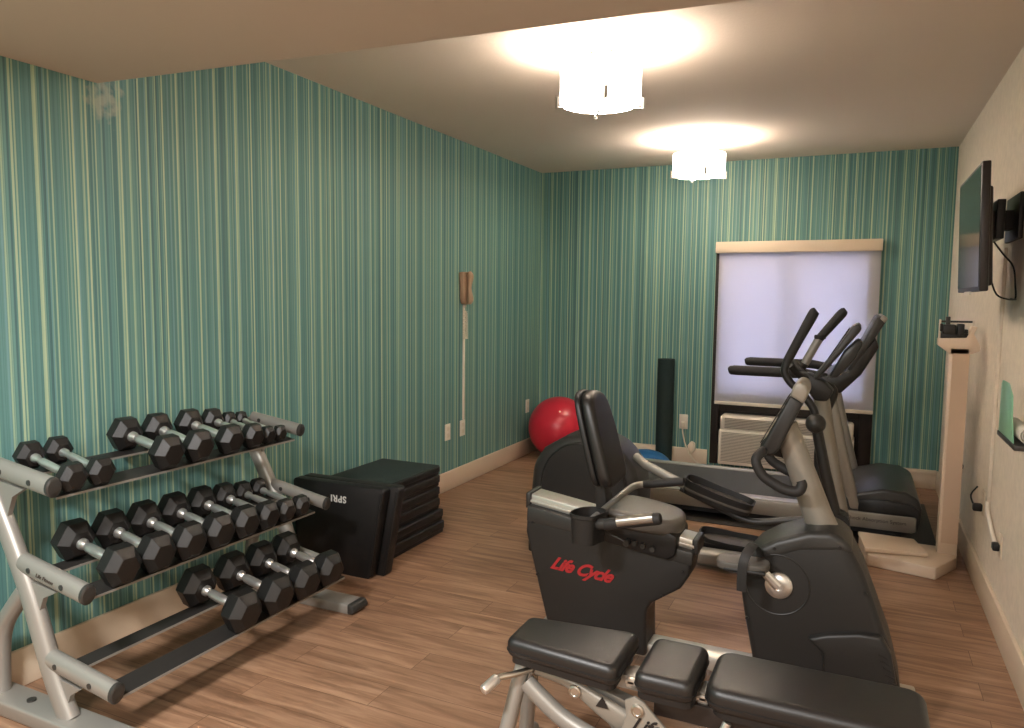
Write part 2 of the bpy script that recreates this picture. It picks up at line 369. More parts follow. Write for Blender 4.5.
for k in range(160):
    s = k/159; a = k*.95
    yc = -1.445+.01*math.sin(s*3); zc = 1.30-.24*math.sin(s*math.pi)**.8 if s < .5 else 1.06+.19*(s-.5)*2
    off = 0 if s < .5 else .022
    hp.append((.022+.011*math.cos(a), yc+off+.011*math.sin(a), zc))
tube(bm, hp, .003, 5); obj('coiled_cord', bm, M['offw'], t)

# far wall outlet with plug and cord
t = thing('wall_outlet', 'white wall outlet with plug beside the rolled green mat', 'outlet', (1.30, 0, .35))
bm = B(); box(bm, 1.265, 1.335, -.006, 0, .29, .41, .002); obj('cover_plate', bm, M['white'], t)
bm = B(); box(bm, 1.282, 1.318, -.04, -.006, .30, .35, .008); obj('plug', bm, M['offw'], t)
bm = B(); tube(bm, [(1.30, -.03, .305), (1.305, -.04, .26), (1.33, -.05, .17), (1.38, -.06, .08), (1.46, -.08, .02), (1.58, -.10, .008), (1.75, -.12, .008)], .006, 8, 6)
tagm(obj('power_cord', bm, M['offw'], origin=(1.3, -.03, 0)), 'white power cord running from the far outlet down to the floor', 'cord')
bm = B(); prism(bm, [(1.345, .16), (1.375, .20), (1.405, .185), (1.41, .13), (1.385, .10), (1.355, .12)], -.045, -.016, 'y', b=.005)
tagm(obj('plug_adapter', bm, M['offw'], origin=(1.37, -.03, .15)), 'small off-white plug adapter against the far baseboard', 'adapter')

# ================================================================ BALL, DOME, MAT
t = thing('exercise_ball', 'large glossy red exercise ball in the far left corner', 'exercise ball', (.312, -.285, 0))
bm = B(); bmesh.ops.create_uvsphere(bm, u_segments=48, v_segments=32, radius=.262); bmesh.ops.translate(bm, verts=bm.verts, vec=(.312, -.285, .262)); obj('ball', bm, M['red'], t)
bm = B(); d = Vector((.25, -.62, .55)).normalized(); c = Vector((.312, -.285, .262))+d*.261
tube(bm, [c-d*.003, c+d*.002], .008, 12); obj('valve', bm, M['offw'], t)
t = thing('balance_trainer', 'blue half-dome balance trainer on the floor behind the treadmill', 'balance trainer', (1.12, -.33, 0))
bm = B(); lathe(bm, [(.2, .02)]+[(.2*math.cos(a), .05+.115*math.sin(a)) for a in [math.pi/2*k/10 for k in range(11)]], (1.09, -.40, 0), seg=40); obj('dome', bm, M['blue'], t)
bm = B(); lathe(bm, [(.19, 0), (.215, .008), (.215, .03), (.2, .038)], (1.09, -.40, 0), seg=40); obj('platform', bm, M['black'], t)
# rolled mat: spiral sheet standing on end
bm = B(); pts = []
for k in range(110):
    a = k/109*2*math.pi*4.2; r_ = .016+.052*k/109; pts.append((r_, a))
out = [(1.162+(r_+.0045)*math.cos(a), -.10+(r_+.0045)*math.sin(a)) for r_, a in pts]; inn = [(1.162+(r_-.002)*math.cos(a), -.10+(r_-.002)*math.sin(a)) for r_, a in pts]
vs = [[bm.verts.new((p[0], p[1], z)) for p in L_] for z in (0, .87) for L_ in (out, inn)]
for i in range(109):
    bm.faces.new((vs[0][i], vs[0][i+1], vs[2][i+1], vs[2][i])); bm.faces.new((vs[1][i], vs[3][i], vs[3][i+1], vs[1][i+1]))
    bm.faces.new((vs[2][i], vs[2][i+1], vs[3][i+1], vs[3][i])); bm.faces.new((vs[0][i], vs[1][i], vs[1][i+1], vs[0][i+1]))
bm.faces.new((vs[0][0], vs[2][0], vs[3][0], vs[1][0])); bm.faces.new((vs[0][-1], vs[1][-1], vs[3][-1], vs[2][-1]))
tagm(obj('rolled_mat', bm, M['green'], origin=(1.162, -.10, 0)), 'dark green rolled exercise mat standing on end against the far wall', 'mat')

# ================================================================ STEP PLATFORMS
def deck_mesh(x0, x1, y0, y1, z0, z1, lip=.005):
    bm = B(); zm = z0+(z1-z0)*.3
    box(bm, x0+lip, x1-lip, y0+lip, y1-lip, z0+.001, zm+.004, .006)
    box(bm, x0, x1, y0, y1, zm, z1-.001, .008, 3)
    return bm
names = ['bottom', 'second from the bottom', 'third from the bottom', 'fourth from the bottom', 'fifth from the bottom', 'topmost']
zc = 0
hs = [.072, .066, .066, .066, .066, .052]
for i, h in enumerate(hs):
    dx = [.022, .016, 0, .002, -.002, .0][i]; dy = [.012, .01, 0, -.004, .004, 0][i]
    t = thing('step_platform', f'black aerobic step platform, {names[i]} of the low stack by the green wall', 'step platform', (.24, -2.82, zc), 'stacked step platforms')
    bm = deck_mesh(.03+dx*.3, .43+dx, -3.13+dy, -2.475+dy, zc, zc+h); obj('deck', bm, M['step'], t)
    if i == 5:
        bm = B(); box(bm, .035, .425, -3.125, -2.48, zc+h-.002, zc+h+.004, .002); tagm(obj('top_mat', bm, M['stepmat'], t), 'dark green rubber top')
    zc += h
# two decks standing on their long side in front of the stack; wide side up
def standing(y0, y1, x0, x1, z1, label, logo):
    t = thing('step_platform', label, 'step platform', ((x0+x1)/2, (y0+y1)/2, 0), 'upright step platforms')
    bm = B(); prism(bm, [(x0+.02, .0), (x1-.095, .0), (x1-.08, .012), (x1, z1-.012), (x1-.012, z1), (x0+.012, z1), (x0, z1-.012)], y0, y1, 'y', b=.006)
    obj('deck', bm, M['step'], t)
    bm = B()
    prism(bm, [(x1-.092, .02), (x1-.08, .02), (x1-.006, z1-.02), (x1-.018, z1-.02)], y0-.006, y0+.004, 'y', b=.002)
    obj('rim', bm, M['step'], t)
    if logo: text('lettering', 'SPRI', M['whitet'], t, (.325, y0-.001, .376), (-1, 0, 0), (0, 0, -1), .047, offset=.0008, space=1.12)
standing(-3.27, -3.215, .045, .588, .45, 'black step platform on its side with upside-down white lettering, facing the room', True)
standing(-3.205, -3.15, .05, .632, .45, 'black step platform on its side, squeezed between the lettered one and the stack', False)

# ================================================================ DUMBBELL RACK
RL, RR = -4.705, -3.59
t = thing('dumbbell_rack', 'silver three-shelf dumbbell rack along the green wall', 'rack', (.3, -4.165, 0))
SLP = .15
SL = math.atan(SLP)
def arm(y, x0, z0, x1, z1):
    R_ = .032 if y < -4 else .027
    bm = B(); d = Vector((x1-x0, 0, z1-z0)).normalized(); a, b_ = Vector((x0, y, z0)), Vector((x1, y, z1))
    tube(bm, [a, b_], R_, 20, flat=(1, .78)); o = obj('shelf_arm', bm, M['silver'], t)
    bm = B(); tube(bm, [b_-d*.004, b_+d*.006, b_+d*.010], [R_+.0006, R_+.0006, R_-.005], 20, flat=(1, .78)); obj('end_cap', bm, M['dark2'], o)
    bm = B()
    for f in (.2, .72):
        c = a+(b_-a)*f
        for s in (-1, 1): tube(bm, [c+Vector((0, s*R_*.7, 0)), c+Vector((0, s*(R_*.78+.002), 0))], .009, 10)
    obj('bolt', bm, M['dark2'], o)
    return o
def frame(y, side):
    s_ = side
    arms = [arm(y, .10, .803, .372, .767), arm(y, .215, .507, .51, .455), arm(y, .32, .218, .622 if y < -4 else .54, .172 if y < -4 else .184)]
    for o, (ax, az, bx, bz) in zip(arms[:2] if s_ < 0 else [], [(.10, .803, .372, .767), (.215, .507, .51, .455)][:2]):
        if az < .6:
            d = Vector((bx-ax, 0, bz-az)).normalized()
            text('lettering', 'Life Fitness', M['greyt'], o, (ax+(bx-ax)*.46, y-.026, az+(bz-az)*.46), d, Vector((-d.z, 0, d.x)), .018, shear=.3, depth=.0008)
    bm = B(); tube(bm, [(.405, y, .035), (.335, y, .17), (.245, y, .40), (.165, y, .56), (.09, y, .70), (.07, y, .80)], [.037, .036, .036, .035, .034, .033], 16, 5, flat=(1, .8))
    obj('post', bm, M['silver'], t)
    bm = B(); tube(bm, [(.22, y, .42), (.15, y, .345), (.10, y, .28), (.075, y, .2), (.065, y, .04)], .028, 14, 5); obj('rear_strut', bm, M['silver'], t)
    bm = B(); prism(bm, [(.02, 0), (.66, 0), (.68, .012), (.665, .045), (.03, .052), (.02, .04)], y-.05, y+.05, 'y', b=.008, seg=3)
    f = obj('foot', bm, M['silver'], t)
    bm = B(); prism(bm, [(.655, .004), (.683, .006), (.69, .02), (.68, .042), (.655, .048)], y-.053, y+.053, 'y', b=.006); obj('foot_cap', bm, M['dark2'], f)
    bm = B(); tube(bm, [(.22, y, .048), (.22, y, .056)], .014, 12); obj('bolt', bm, M['dark2'], f)
    bm = B()                                                        # gussets under the arms
    for (x, z, x2, z2) in ((.11, .76, .24, .745), (.24, .455, .38, .44), (.35, .165, .47, .15)):
        bm = B(); prism(bm, [(x, z), (x2, z2), (x+.075, z-.045), (x+.045, z-.11)], y-.008, y+.008, 'y')
        obj('gusset', bm, M['silver'], t)
frame(RL, -1); frame(RR, 1)
TIERS = {'top': (.356, .738, .349, .09), 'middle': (.534, .421, .455, .198), 'bottom': (.623, .161, .613, .365)}   # plane x0,z0; front and back rest x
def tz(tier, x): x0, z0, xf, xb = TIERS[tier]; xm = (xf+xb)/2; return z0-.1*(xm-x0)-SLP*(x-xm)
for nm, (x0, z0, xf, xb) in TIERS.items():
    for k, xc in enumerate((xf, xb)):
        wdt = .08 if k == 0 else .055
        xc2 = xc-.034 if k == 0 else xc+.02
        bm = B(); z = tz(nm, xc2)-.004
        box(bm, xc2-wdt/2, xc2+wdt/2, RL+.02, RR-.02, z-.0025, z+.0025, rot=(0, SL, 0))
        o = obj('shelf_rail', bm, M['rail'], t)
        bm = B(); e = xc2+wdt/2 if k == 0 else xc2+wdt/2
        box(bm, e-.002, e+.003, RL+.02, RR-.02, z-.006-SLP*wdt/2, z+.001-SLP*wdt/2); tagm(obj('lip', bm, M['silver'], o), 'silver edge strip')

# dumbbells
def dumbbell_meshes(r, half):
    hl = min(.105, r*1.5)
    def head(x0, sgn):
        bm = B(); L_ = hl
        prof = [(r*.3, -L_/2-.001), (r*.6, -L_/2), (r*1.0, -L_/2+L_*.3), (r*1.0, L_/2-L_*.3), (r*.6, L_/2), (r*.3, L_/2+.001)]
        lathe(bm, prof, (0, 0, 0), 'x', seg=6, rot0=math.radians(30))
        bmesh.ops.scale(bm, verts=bm.verts, vec=(1, 1, 1.1))
        bev(bm, r*.022, 1, 20)
        bmesh.ops.translate(bm, verts=bm.verts, vec=(x0, 0, 0)); return bm
    hb = B(); q = half-hl/2+.004; k = min(1, r/.06)
    n = 12; pr = []
    for i in range(n+1):
        f = -1+2*i/n; a = abs(f)
        rr = .0135+.004*math.cos(f*math.pi/2)
        if a > .8: rr = .02
        if .62 < a <= .8: rr = .0115
        pr.append((rr*k, f*q))
    lathe(hb, pr, (0, 0, 0), 'x', seg=16)
    return head(half, 1), head(-half, -1), hb
top_f = [-4.636, -4.538, -4.289, -4.143, -3.990, -3.873, -3.783, -3.71]
top_b = [-4.586, -4.489, -4.215, -4.082, -3.925, -3.80, -3.712, -3.642]
mid_f = [-4.555, -4.418, -4.283, -4.150, -4.018, -3.898, -3.793, -3.70]
mid_b = [-4.525, -4.388, -4.253, -4.118, -3.986, -3.868, -3.765, -3.673]
bot_f = [-4.197, -4.026, -3.87, -3.72]
bot_b = [-4.164, -3.993, -3.837, -3.69]
rad = {'top': [.047, .047, .062, .060, .058, .051, .038, .034], 'middle': [.0665, .066, .0655, .065, .0625, .056, .048, .0445], 'bottom': [.074, .074, .072, .070]}
ordn = ['leftmost', 'second from the left', 'third from the left', 'fourth from the left', 'fourth from the right', 'third from the right', 'second from the right', 'rightmost']
ord4 = ['leftmost', 'second from the left', 'second from the right', 'rightmost']
PROT = {}
for tier, F, Bk in (('top', top_f, top_b), ('middle', mid_f, mid_b), ('bottom', bot_f, bot_b)):
    x0, z0, xf, xb = TIERS[tier]
    n = len(F)
    for i in range(n):
        r = rad[tier][i]; half = {'top': .130, 'middle': .130, 'bottom': .127}[tier]*(.97 if r < .04 else 1)
        xm = (xf+xb)/2; ym = (F[i]+Bk[i])/2; zm = tz(tier, xm)+(r*.953+.002)/math.cos(SL)
        yw = math.atan2(F[i]-Bk[i], xf-xb)*.8
        yw = max(-.12, min(.12, yw))
        od = (ordn if n == 8 else ord4)[i]
        size = 'small' if r < .05 else ('large' if r >= .066 else 'medium')
        d = bpy.data.objects.new('dumbbell', None); C.objects.link(d)
        tagm(d, f'{size} black hexagonal dumbbell with chrome handle, {od} on the {tier} shelf', 'dumbbell', f'dumbbells on the {tier} shelf')
        d.location = (xm, ym, zm); d.rotation_euler = (0, SL, yw); ORG[d] = Vector((0, 0, 0))
        key = round(r, 4)
        if key not in PROT:
            a, b_, h_ = dumbbell_meshes(r, half)
            PROT[key] = [obj('head', a, M['rubber'], d, sharp=14), obj('head', b_, M['rubber'], d, sharp=14), obj('handle', h_, M['chrome'], d)]
        else:
            for p_ in PROT[key]:
                c = p_.copy(); C.objects.link(c); c.parent = d

# ================================================================ TREADMILL
bm = B(); box(bm, .72, 3.03, -1.60, -.52, 0, .006, .002); tagm(obj('floor_mat', bm, M['step'], origin=(1.9, -1, 0)), 'thin black rubber floor mat under the treadmill', 'floor mat')
t = thing('treadmill', 'treadmill by the window with silver side rail and grey uprights', 'treadmill', (1.9, -1.1, .006))
YN, YF = -1.49, -.68
for y0, y1 in ((YN, YN+.055), (YF-.055, YF)):
    bm = B(); prism(bm, [(.86, .062), (2.90, .062), (2.92, .072), (2.92, .150), (2.90, .156), (.87, .148), (.85, .135)], y0, y1, 'y', b=.006); o = obj('side_rail', bm, M['silver2'], t)
    bm = B(); box(bm, .87, 2.34, y0-.0+.004, y1+.03 if y0 < -1 else y1-.004, .150, .162, .003); obj('foot_rail', bm, M['alu'], o)
    if y0 < -1: text('lettering', 'FlexDeck Shock Absorption System', M['greyt'], o, (2.66, y0-.001, .115), (1, 0, 0), (0, 0, 1), .029)
bm = B(); box(bm, .90, 2.45, YN+.085, YF-.055, .09, .15, .01); obj('running_deck', bm, M['black'], t)
bm = B(); box(bm, .88, 2.45, YN+.10, YF-.10, .14, .158, .008, 3); obj('belt', bm, M['belt'], t)
bm = B(); box(bm, .82, .92, YN-.004, YF+.004, .05, .155, .02, 3); obj('rear_cap', bm, M['dark'], t)
bm = B(); box(bm, .95, 2.85, YN+.03, YF-.03, .03, .10); obj('base_frame', bm, M['black'], t)
bm = B()
for x in (1.0, 2.8):
    for y in (YN+.05, YF-.05): lathe(bm, [(.03, .0065), (.03, .04)], (x, y, 0), seg=14)
obj('levelling_foot', bm, M['black'], t)
bm = B(); prism(bm, [(2.40, .13), (2.40, .165), (2.50, .205), (2.62, .26), (2.74, .295), (2.86, .29), (2.925, .255), (2.945, .2), (2.94, .10), (2.90, .06), (2.90, .158)], YN+.01, YF-.01, 'y', b=.03, seg=4)
h = obj('motor_hood', bm, M['hood'], t)
bm = B(); prism(bm, [(2.62, .157), (2.625, .225), (2.75, .235), (2.88, .225), (2.93, .20), (2.93, .10), (2.925, .07), (2.921, .157)], YN-.003, YN+.02, 'y', b=.004); obj('hood_side', bm, M['black'], h)
for y0, y1, nm in ((YN+.005, YN+.075, 0), (YF-.075, YF-.005, 1)):
    bm = B(); prism(bm, [(2.395, .86), (2.465, .86), (2.55, .50), (2.64, .158), (2.575, .158), (2.48, .50)], y0, y1, 'y', b=.018, seg=3); obj('upright', bm, M['silver2'], t)
bm = B(); prism(bm, [(2.36, .90), (2.43, .83), (2.50, .83), (2.60, .94), (2.685, 1.10), (2.665, 1.15), (2.53, .955), (2.47, .945)], YN, YF, 'y', b=.012); c_ = obj('console', bm, M['dark'], t)
bm = B(); prism(bm, [(2.525, .965), (2.555, .955), (2.715, 1.25), (2.69, 1.275), (2.665, 1.27)], YN, YF, 'y', b=.012); obj('display_panel', bm, M['dark2'], c_)
bm = B(); prism(bm, [(2.675, 1.262), (2.70, 1.282), (2.722, 1.262), (2.705, 1.235)], YN-.002, YF+.002, 'y', b=.008); obj('top_trim', bm, M['silver2'], c_)
bm = B(); q = Vector((2.6, 0, 1.115)); d = Vector((.16, 0, .295)).normalized()
prism(bm, [(2.528, .985), (2.532, .982), (2.665, 1.235), (2.661, 1.238)], YN+.12, YF-.12, 'y'); obj('screen', bm, M['lcd'], c_)
for y in (YN+.04, YF-.04):
    bm = B(); tube(bm, [(1.865, y, .925), (1.875, y, .928), (1.9, y, .93), (2.3, y, .93), (2.42, y, .91)], [.018, .027, .03, .03, .028], 14); obj('handrail', bm, M['grip'], t)

# ================================================================ ELLIPTICAL TRAINER
t = thing('elliptical_trainer', 'elliptical trainer between the recumbent bike and the treadmill', 'elliptical', (1.75, -2.38, 0))
EN, EF, EC = -2.58, -2.18, -2.38
hp = [(1.02, .05), (1.005, .27), (1.02, .47), (1.08, .56), (1.21, .64), (1.36, .66), (1.50, .60), (1.585, .49), (1.61, .36), (1.60, .05)]
bm = B(); prism(bm, hp, EN+.06, EF-.06, 'y', b=.045, seg=4); hsg = obj('flywheel_housing', bm, M['dark2'], t)
for (ya, s_) in ((EN+.065, -1), (EF-.065, 1)):
    bm = B(); lathe(bm, [(.232, 0), (.236, .012), (.225, .028), (.0, .034)], (1.315, ya, .38), 'y', seg=48)
    if s_ > 0: bmesh.ops.scale(bm, vec=(1, -1, 1), verts=bm.verts, space=Matrix.Translation((0, -ya, 0)))
    obj('crank_cover', bm, M['dark'], hsg)
bm = B(); box(bm, 1.02, 1.58, EN+.02, EF-.02, 0, .07, .015); obj('rear_base', bm, M['black'], t)
bm = B(); prism(bm, [(1.55, .025), (2.60, .025), (2.60, .10), (1.55, .10)], EC-.045, EC+.045, 'y', b=.02, seg=3); obj('base_rail', bm, M['silver'], t)
bm = B(); rtube(bm, (2.60, EC-.28, .035), (2.60, EC+.28, .035), .034); obj('front_foot', bm, M['black'], t)
bm = B(); prism(bm, [(2.40, .07), (2.58, .07), (2.585, .26), (2.57, .39), (2.50, .40), (2.46, .3)], EC-.07, EC+.07, 'y', b=.03, seg=3); obj('front_shroud', bm, M['dark'], t)
bm = B(); tube(bm, [(2.535, EC, .37), (2.51, EC, .48), (2.434, EC, .90)], [.031, .031, .028], 20, flat=(1, 1.25)); obj('column', bm, M['silver2'], t)
bm = B(); prism(bm, [(2.31, 1.02), (2.36, .955), (2.405, .895), (2.46, .895), (2.485, .945), (2.44, .99), (2.38, 1.02)], EC-.055, EC+.055, 'y', b=.01, seg=2); co = obj('console_mount', bm, M['dark'], t)
bm = B(); prism(bm, [(2.395, 1.01), (2.412, .995), (2.50, 1.11), (2.59, 1.235), (2.578, 1.262), (2.55, 1.25), (2.47, 1.115)], EC-.12, EC+.12, 'y', b=.012, seg=2); cc = obj('console', bm, M['dark2'], t)
bm = B(); prism(bm, [(2.455, 1.098), (2.459, 1.096), (2.54, 1.235), (2.536, 1.238)], EC-.10, EC+.10, 'y'); obj('screen', bm, M['lcd'], cc)
bm = B(); prism(bm, [(2.46, 1.01), (2.52, 1.13), (2.575, 1.19), (2.60, 1.175), (2.57, 1.10), (2.50, 1.01)], EC-.09, EC+.09, 'y', b=.012); obj('display_cover', bm, M['hood'], cc)
def earm(y, dx, near):
    bm = B(); s = -1 if near else 1
    tube(bm, [(2.525+dx, y, .40), (2.47+dx, y, .61), (2.428+dx, y, .80)], [.03, .029, .027], 16, flat=(1, .85)); a = obj('lower_arm', bm, M['dark'], t)
    bm = B(); bmesh.ops.create_uvsphere(bm, u_segments=24, v_segments=16, radius=.043); bmesh.ops.translate(bm, verts=bm.verts, vec=(2.424+dx, y-s*-.012, .82)); obj('pivot_ball', bm, M['dark2'], a)
    bm = B(); tube(bm, [(2.424+dx, y, .83), (2.41+dx, y, .885), (2.36+dx, y, .95), (2.31+dx, y, .995), (2.284+dx, y, 1.045), (2.30+dx, y, 1.10)], .017, 12, 5); obj('upper_arm', bm, M['dark'], t)
    bm = B(); tube(bm, [(2.292+dx, y, 1.085), (2.34+dx, y, 1.19), (2.385+dx, y, 1.285), (2.398+dx, y+s*-.0, 1.312), (2.403+dx, y, 1.318)], [.020, .021, .023, .021, .012], 14, 3); obj('handgrip', bm, M['grip'], t)
    bm = B(); tube(bm, [(2.545+dx, y, .405), (2.55+dx, y, .36)], .035, 16); tube(bm, [(2.545+dx, y-.03, .395), (2.545+dx, y+.03, .395)], .035, 16); obj('knee_joint', bm, M['dark'], t)
earm(-2.62, 0, True)
bm = B(); y = -2.16
tube(bm, [(2.44, y, .38), (2.42, y, .60), (2.45, y, .80), (2.48, y, .92), (2.385, y, .965), (2.33, y, 1.01), (2.345, y, 1.05)], .018, 12, 5); obj('upper_arm', bm, M['dark'], t)
bm = B(); tube(bm, [(2.34, y, 1.045), (2.40, y, 1.17)], [.02, .021], 14); obj('arm_sleeve', bm, M['silver'], t)
bm = B(); lathe(bm, [(.026, -.01), (.028, 0), (.026, .01)], (2.405, y, 1.18), 'z', seg=16); obj('collar', bm, M['grip'], t)
bm = B(); tube(bm, [(2.40, y, 1.17), (2.45, y, 1.235), (2.50, y, 1.30), (2.515, y, 1.315)], [.02, .022, .023, .013], 14, 3); obj('handgrip', bm, M['grip'], t)
bm = B()
for s in (-1, 1): tube(bm, [(2.38, EC+s*.03, .99), (2.33, EC+s*.10, 1.02), (2.30, EC+s*.13, 1.06)], .014, 10, 4)
obj('fixed_handle', bm, M['grip'], t)
def pedal(x, y, z, tilt, low):
    L_, Wd, hh = .162, .074, .035
    mx = Matrix.Translation((x, y, z)) @ Matrix.Rotation(tilt, 4, 'Y')
    outl = []
    for k in range(40):
        a = 2*math.pi*k/40; ca, sa = math.cos(a), math.sin(a)
        outl.append((L_*abs(ca)**.65*(1 if ca >= 0 else -1), Wd*abs(sa)**.5*(1 if sa >= 0 else -1)))
    bm = B(); tmp = B(); prism(tmp, outl, -.012, .004, 'z', b=.003); add(bm, tmp, mx); p_ = obj('pedal', bm, M['pedal'], t)
    bm = B(); tmp = B()
    lo = [tmp.verts.new((u*.96, v*.96, -.03)) for u, v in outl]; rz = lambda u, v: (.030 if v > 0 or not low else .008+.022*max(0, abs(u)/L_-.7)/.3)+.012*max(0, -u/L_)
    hi = [tmp.verts.new((u*1.03, v*1.04, rz(u, v))) for u, v in outl]; hi2 = [tmp.verts.new((u*.99, v*.97, rz(u, v))) for u, v in outl]; lo2 = [tmp.verts.new((u*.94, v*.94, .003)) for u, v in outl]
    for i in range(40):
        j = (i+1) % 40
        for A_, B_ in ((lo, hi), (hi, hi2), (hi2, lo2)): tmp.faces.new((A_[i], A_[j], B_[j], B_[i]))
    tmp.faces.new(lo[::-1]); add(bm, tmp, mx); obj('pedal_rim', bm, M['dark'], p_)
pedal(2.015, -2.62, .44, math.radians(15), False)
pedal(2.035, -2.25, .115, math.radians(2), True)
bm = B(); tube(bm, [(1.60, -2.55, .575), (1.66, -2.60, .55), (1.86, -2.62, .475)], [.02, .021, .021], 12); obj('crank_bar', bm, M['silver'], t)
bm = B(); tube(bm, [(1.84, -2.62, .46), (2.02, -2.62, .39), (2.14, -2.62, .345), (2.22, -2.62, .345), (2.36, -2.62, .375), (2.54, -2.62, .40)], .017, 12, 4, flat=(1, .9)); obj('pedal_link', bm, M['dark2'], t)
bm = B(); tube(bm, [(1.60, -2.22, .20), (1.85, -2.25, .085), (2.05, -2.25, .07), (2.30, -2.22, .18), (2.44, -2.16, .38)], .018, 12, 4); obj('pedal_link', bm, M['dark2'], t)

# ================================================================ RECUMBENT BIKE
t = thing('recumbent_bike', 'recumbent exercise bike with red lettering on the charcoal seat housing', 'exercise bike', (2.1, -3.49, 0))
BC = -3.49
bm = B(); box(bm, 1.5, 2.8, BC-.05, BC+.05, .045, .10, .01); obj('base_rail', bm, M['alu'], t)
for x in (1.66, 2.70):
    bm = B(); rtube(bm, (x, BC-.26, .03), (x, BC+.26, .03), .03); obj('stabiliser_foot', bm, M['silver'], t)
sp = [(1.452, .565), (1.447, .46), (1.50, .26), (1.555, .06), (1.93, .06), (1.925, .23), (1.945, .265), (2.045, .335), (2.075, .385), (2.088, .475)]
bm = B(); prism(bm, sp, BC-.075, BC+.075, 'y', b=.012, seg=3); sh = obj('seat_housing', bm, M['dark'], t)
bm = B(); prism(bm, [(1.452, .562), (1.45, .50), (1.75, .47), (1.90, .445), (2.085, .425), (2.088, .475)], BC-.079, BC+.079, 'y', b=.008, seg=2); obj('upper_cover', bm, M['dark2'], sh)
text('lettering', 'Life Cycle', M['redt'], sh, (1.672, BC-.0765, .345), Vector((1, 0, -.075)), Vector((.075, 0, 1)), .066, shear=.6, offset=.0022, space=.92)
bm = B()
for x, z in ((1.50, .30), (1.475, .50), (1.98, .30), (2.055, .40)): tube(bm, [(x, BC-.075, z), (x, BC-.082, z)], .005, 8)
obj('screw', bm, M['black'], sh)
bm = B(); prism(bm, [(1.452, .562), (1.45, .603), (2.083, .512), (2.09, .472)], BC-.05, BC+.05, 'y', b=.006)
prism(bm, [(1.452, .572), (1.452, .582), (2.085, .494), (2.087, .484)], BC-.058, BC+.058, 'y', b=.002); obj('seat_rail', bm, M['alu'], t)
bm = B(); box(bm, 1.438, 1.46, BC-.062, BC+.062, .545, .61, .008); obj('rail_end_cap', bm, M['dark'], t)
bm = B(); box(bm, 2.078, 2.10, BC-.055, BC+.055, .46, .515, .006); obj('rail_end_cap', bm, M['dark'], t)
bm = B(); prism(bm, [(1.70, .57), (1.71, .50), (1.78, .47), (2.00, .44), (2.03, .46), (2.035, .53), (2.00, .545), (1.9, .56)], BC-.10, BC+.10, 'y', b=.012); cr = obj('seat_carriage', bm, M['black'], t)
bm = B()
for x, z in ((1.885, .487), (1.915, .482), (1.95, .475)): tube(bm, [(x, BC-.10, z), (x, BC-.11, z)], [.011, .009], 12)
obj('bolt', bm, M['dark2'], cr)
bm = B(); tube(bm, [(1.70, BC-.115, .545), (1.80, BC-.118, .51), (1.86, BC-.115, .49)], .004, 8); tube(bm, [(1.86, BC-.10, .49), (1.86, BC-.13, .49)], .012, 10); obj('adjustment_lever', bm, M['rail'], cr)
# seat cushion: narrow nose towards the console
out = [(1.775, -.07), (1.79, -.11), (1.82, -.125), (1.88, -.128), (1.97, -.115), (2.018, -.085), (2.038, -.03), (2.038, .03), (2.018, .085), (1.97, .115), (1.88, .128), (1.82, .125), (1.79, .11), (1.775, .07)]
bm = B(); prism(bm, [(a, BC+b_) for a, b_ in out], .535, .592, 'z', b=.02, seg=4, smooth=3)
for v in bm.verts: v.co.z += -(v.co.x-1.89)*.10 + (.012*((v.co.y-BC)/.19)**2 if v.co.z > .565 else 0)
obj('seat', bm, M['leather'], t)
# backrest: slab seen nearly side on
out = [(-.125, .70), (-.13, .75), (-.125, .87), (-.105, .97), (-.07, 1.005), (0, 1.015), (.07, 1.005), (.105, .97), (.125, .87), (.13, .75), (.125, .70), (.095, .675), (0, .67), (-.095, .675)]
def slab(bm, x0, x1, b, k=1):
    tmp = B(); prism(tmp, [(BC-.012+a*k*.93, .83+(b_-.83)*k) for a, b_ in out], x0, x1, 'x', b=b, seg=4, smooth=3)
    for v in tmp.verts: v.co.x += -.02-(v.co.z-.83)*.27 + .02*((v.co.y-BC)/.19)**2
    return add(bm, tmp)
bm = slab(B(), 1.722, 1.775, .022); obj('backrest', bm, M['vinyl'], t)
bm = slab(B(), 1.700, 1.724, .008, 1.0); obj('backrest_shell', bm, M['black'], t)
bm = B(); prism(bm, [(1.70, .80), (1.73, .80), (1.77, .50), (1.72, .50)], BC-.04, BC+.04, 'y', b=.008); obj('backrest_post', bm, M['dark'], t)
# arm rests with pulse grips
bm = B(); tube(bm, [(1.76, BC, .565), (1.77, BC-.17, .575), (1.775, -3.72, .585), (1.80, -3.745, .588), (1.86, -3.75, .60)], .019, 12, 4); obj('armrest_tube', bm, M['dark2'], t)
bm = B(); rtube(bm, (1.82, -3.75, .59), (2.015, -3.75, .638), .021); ar = obj('handgrip', bm, M['grip'], t)
bm = B(); tube(bm, [(1.868, -3.7565, .607), (1.99, -3.7565, .637)], .019, 14, flat=(1, .9)); obj('pulse_plate', bm, M['steel'], ar)
bm = B(); tube(bm, [(1.765, -3.70, .59), (1.77, -3.60, .595), (1.775, -3.45, .602), (1.785, -3.32, .61), (1.80, -3.265, .614), (1.83, -3.25, .618)], .0135, 12, 5); obj('armrest_tube', bm, M['silver'], t)
bm = B(); rtube(bm, (1.82, -3.25, .616), (1.985, -3.25, .648), .017); obj('handgrip', bm, M['grip'], t)
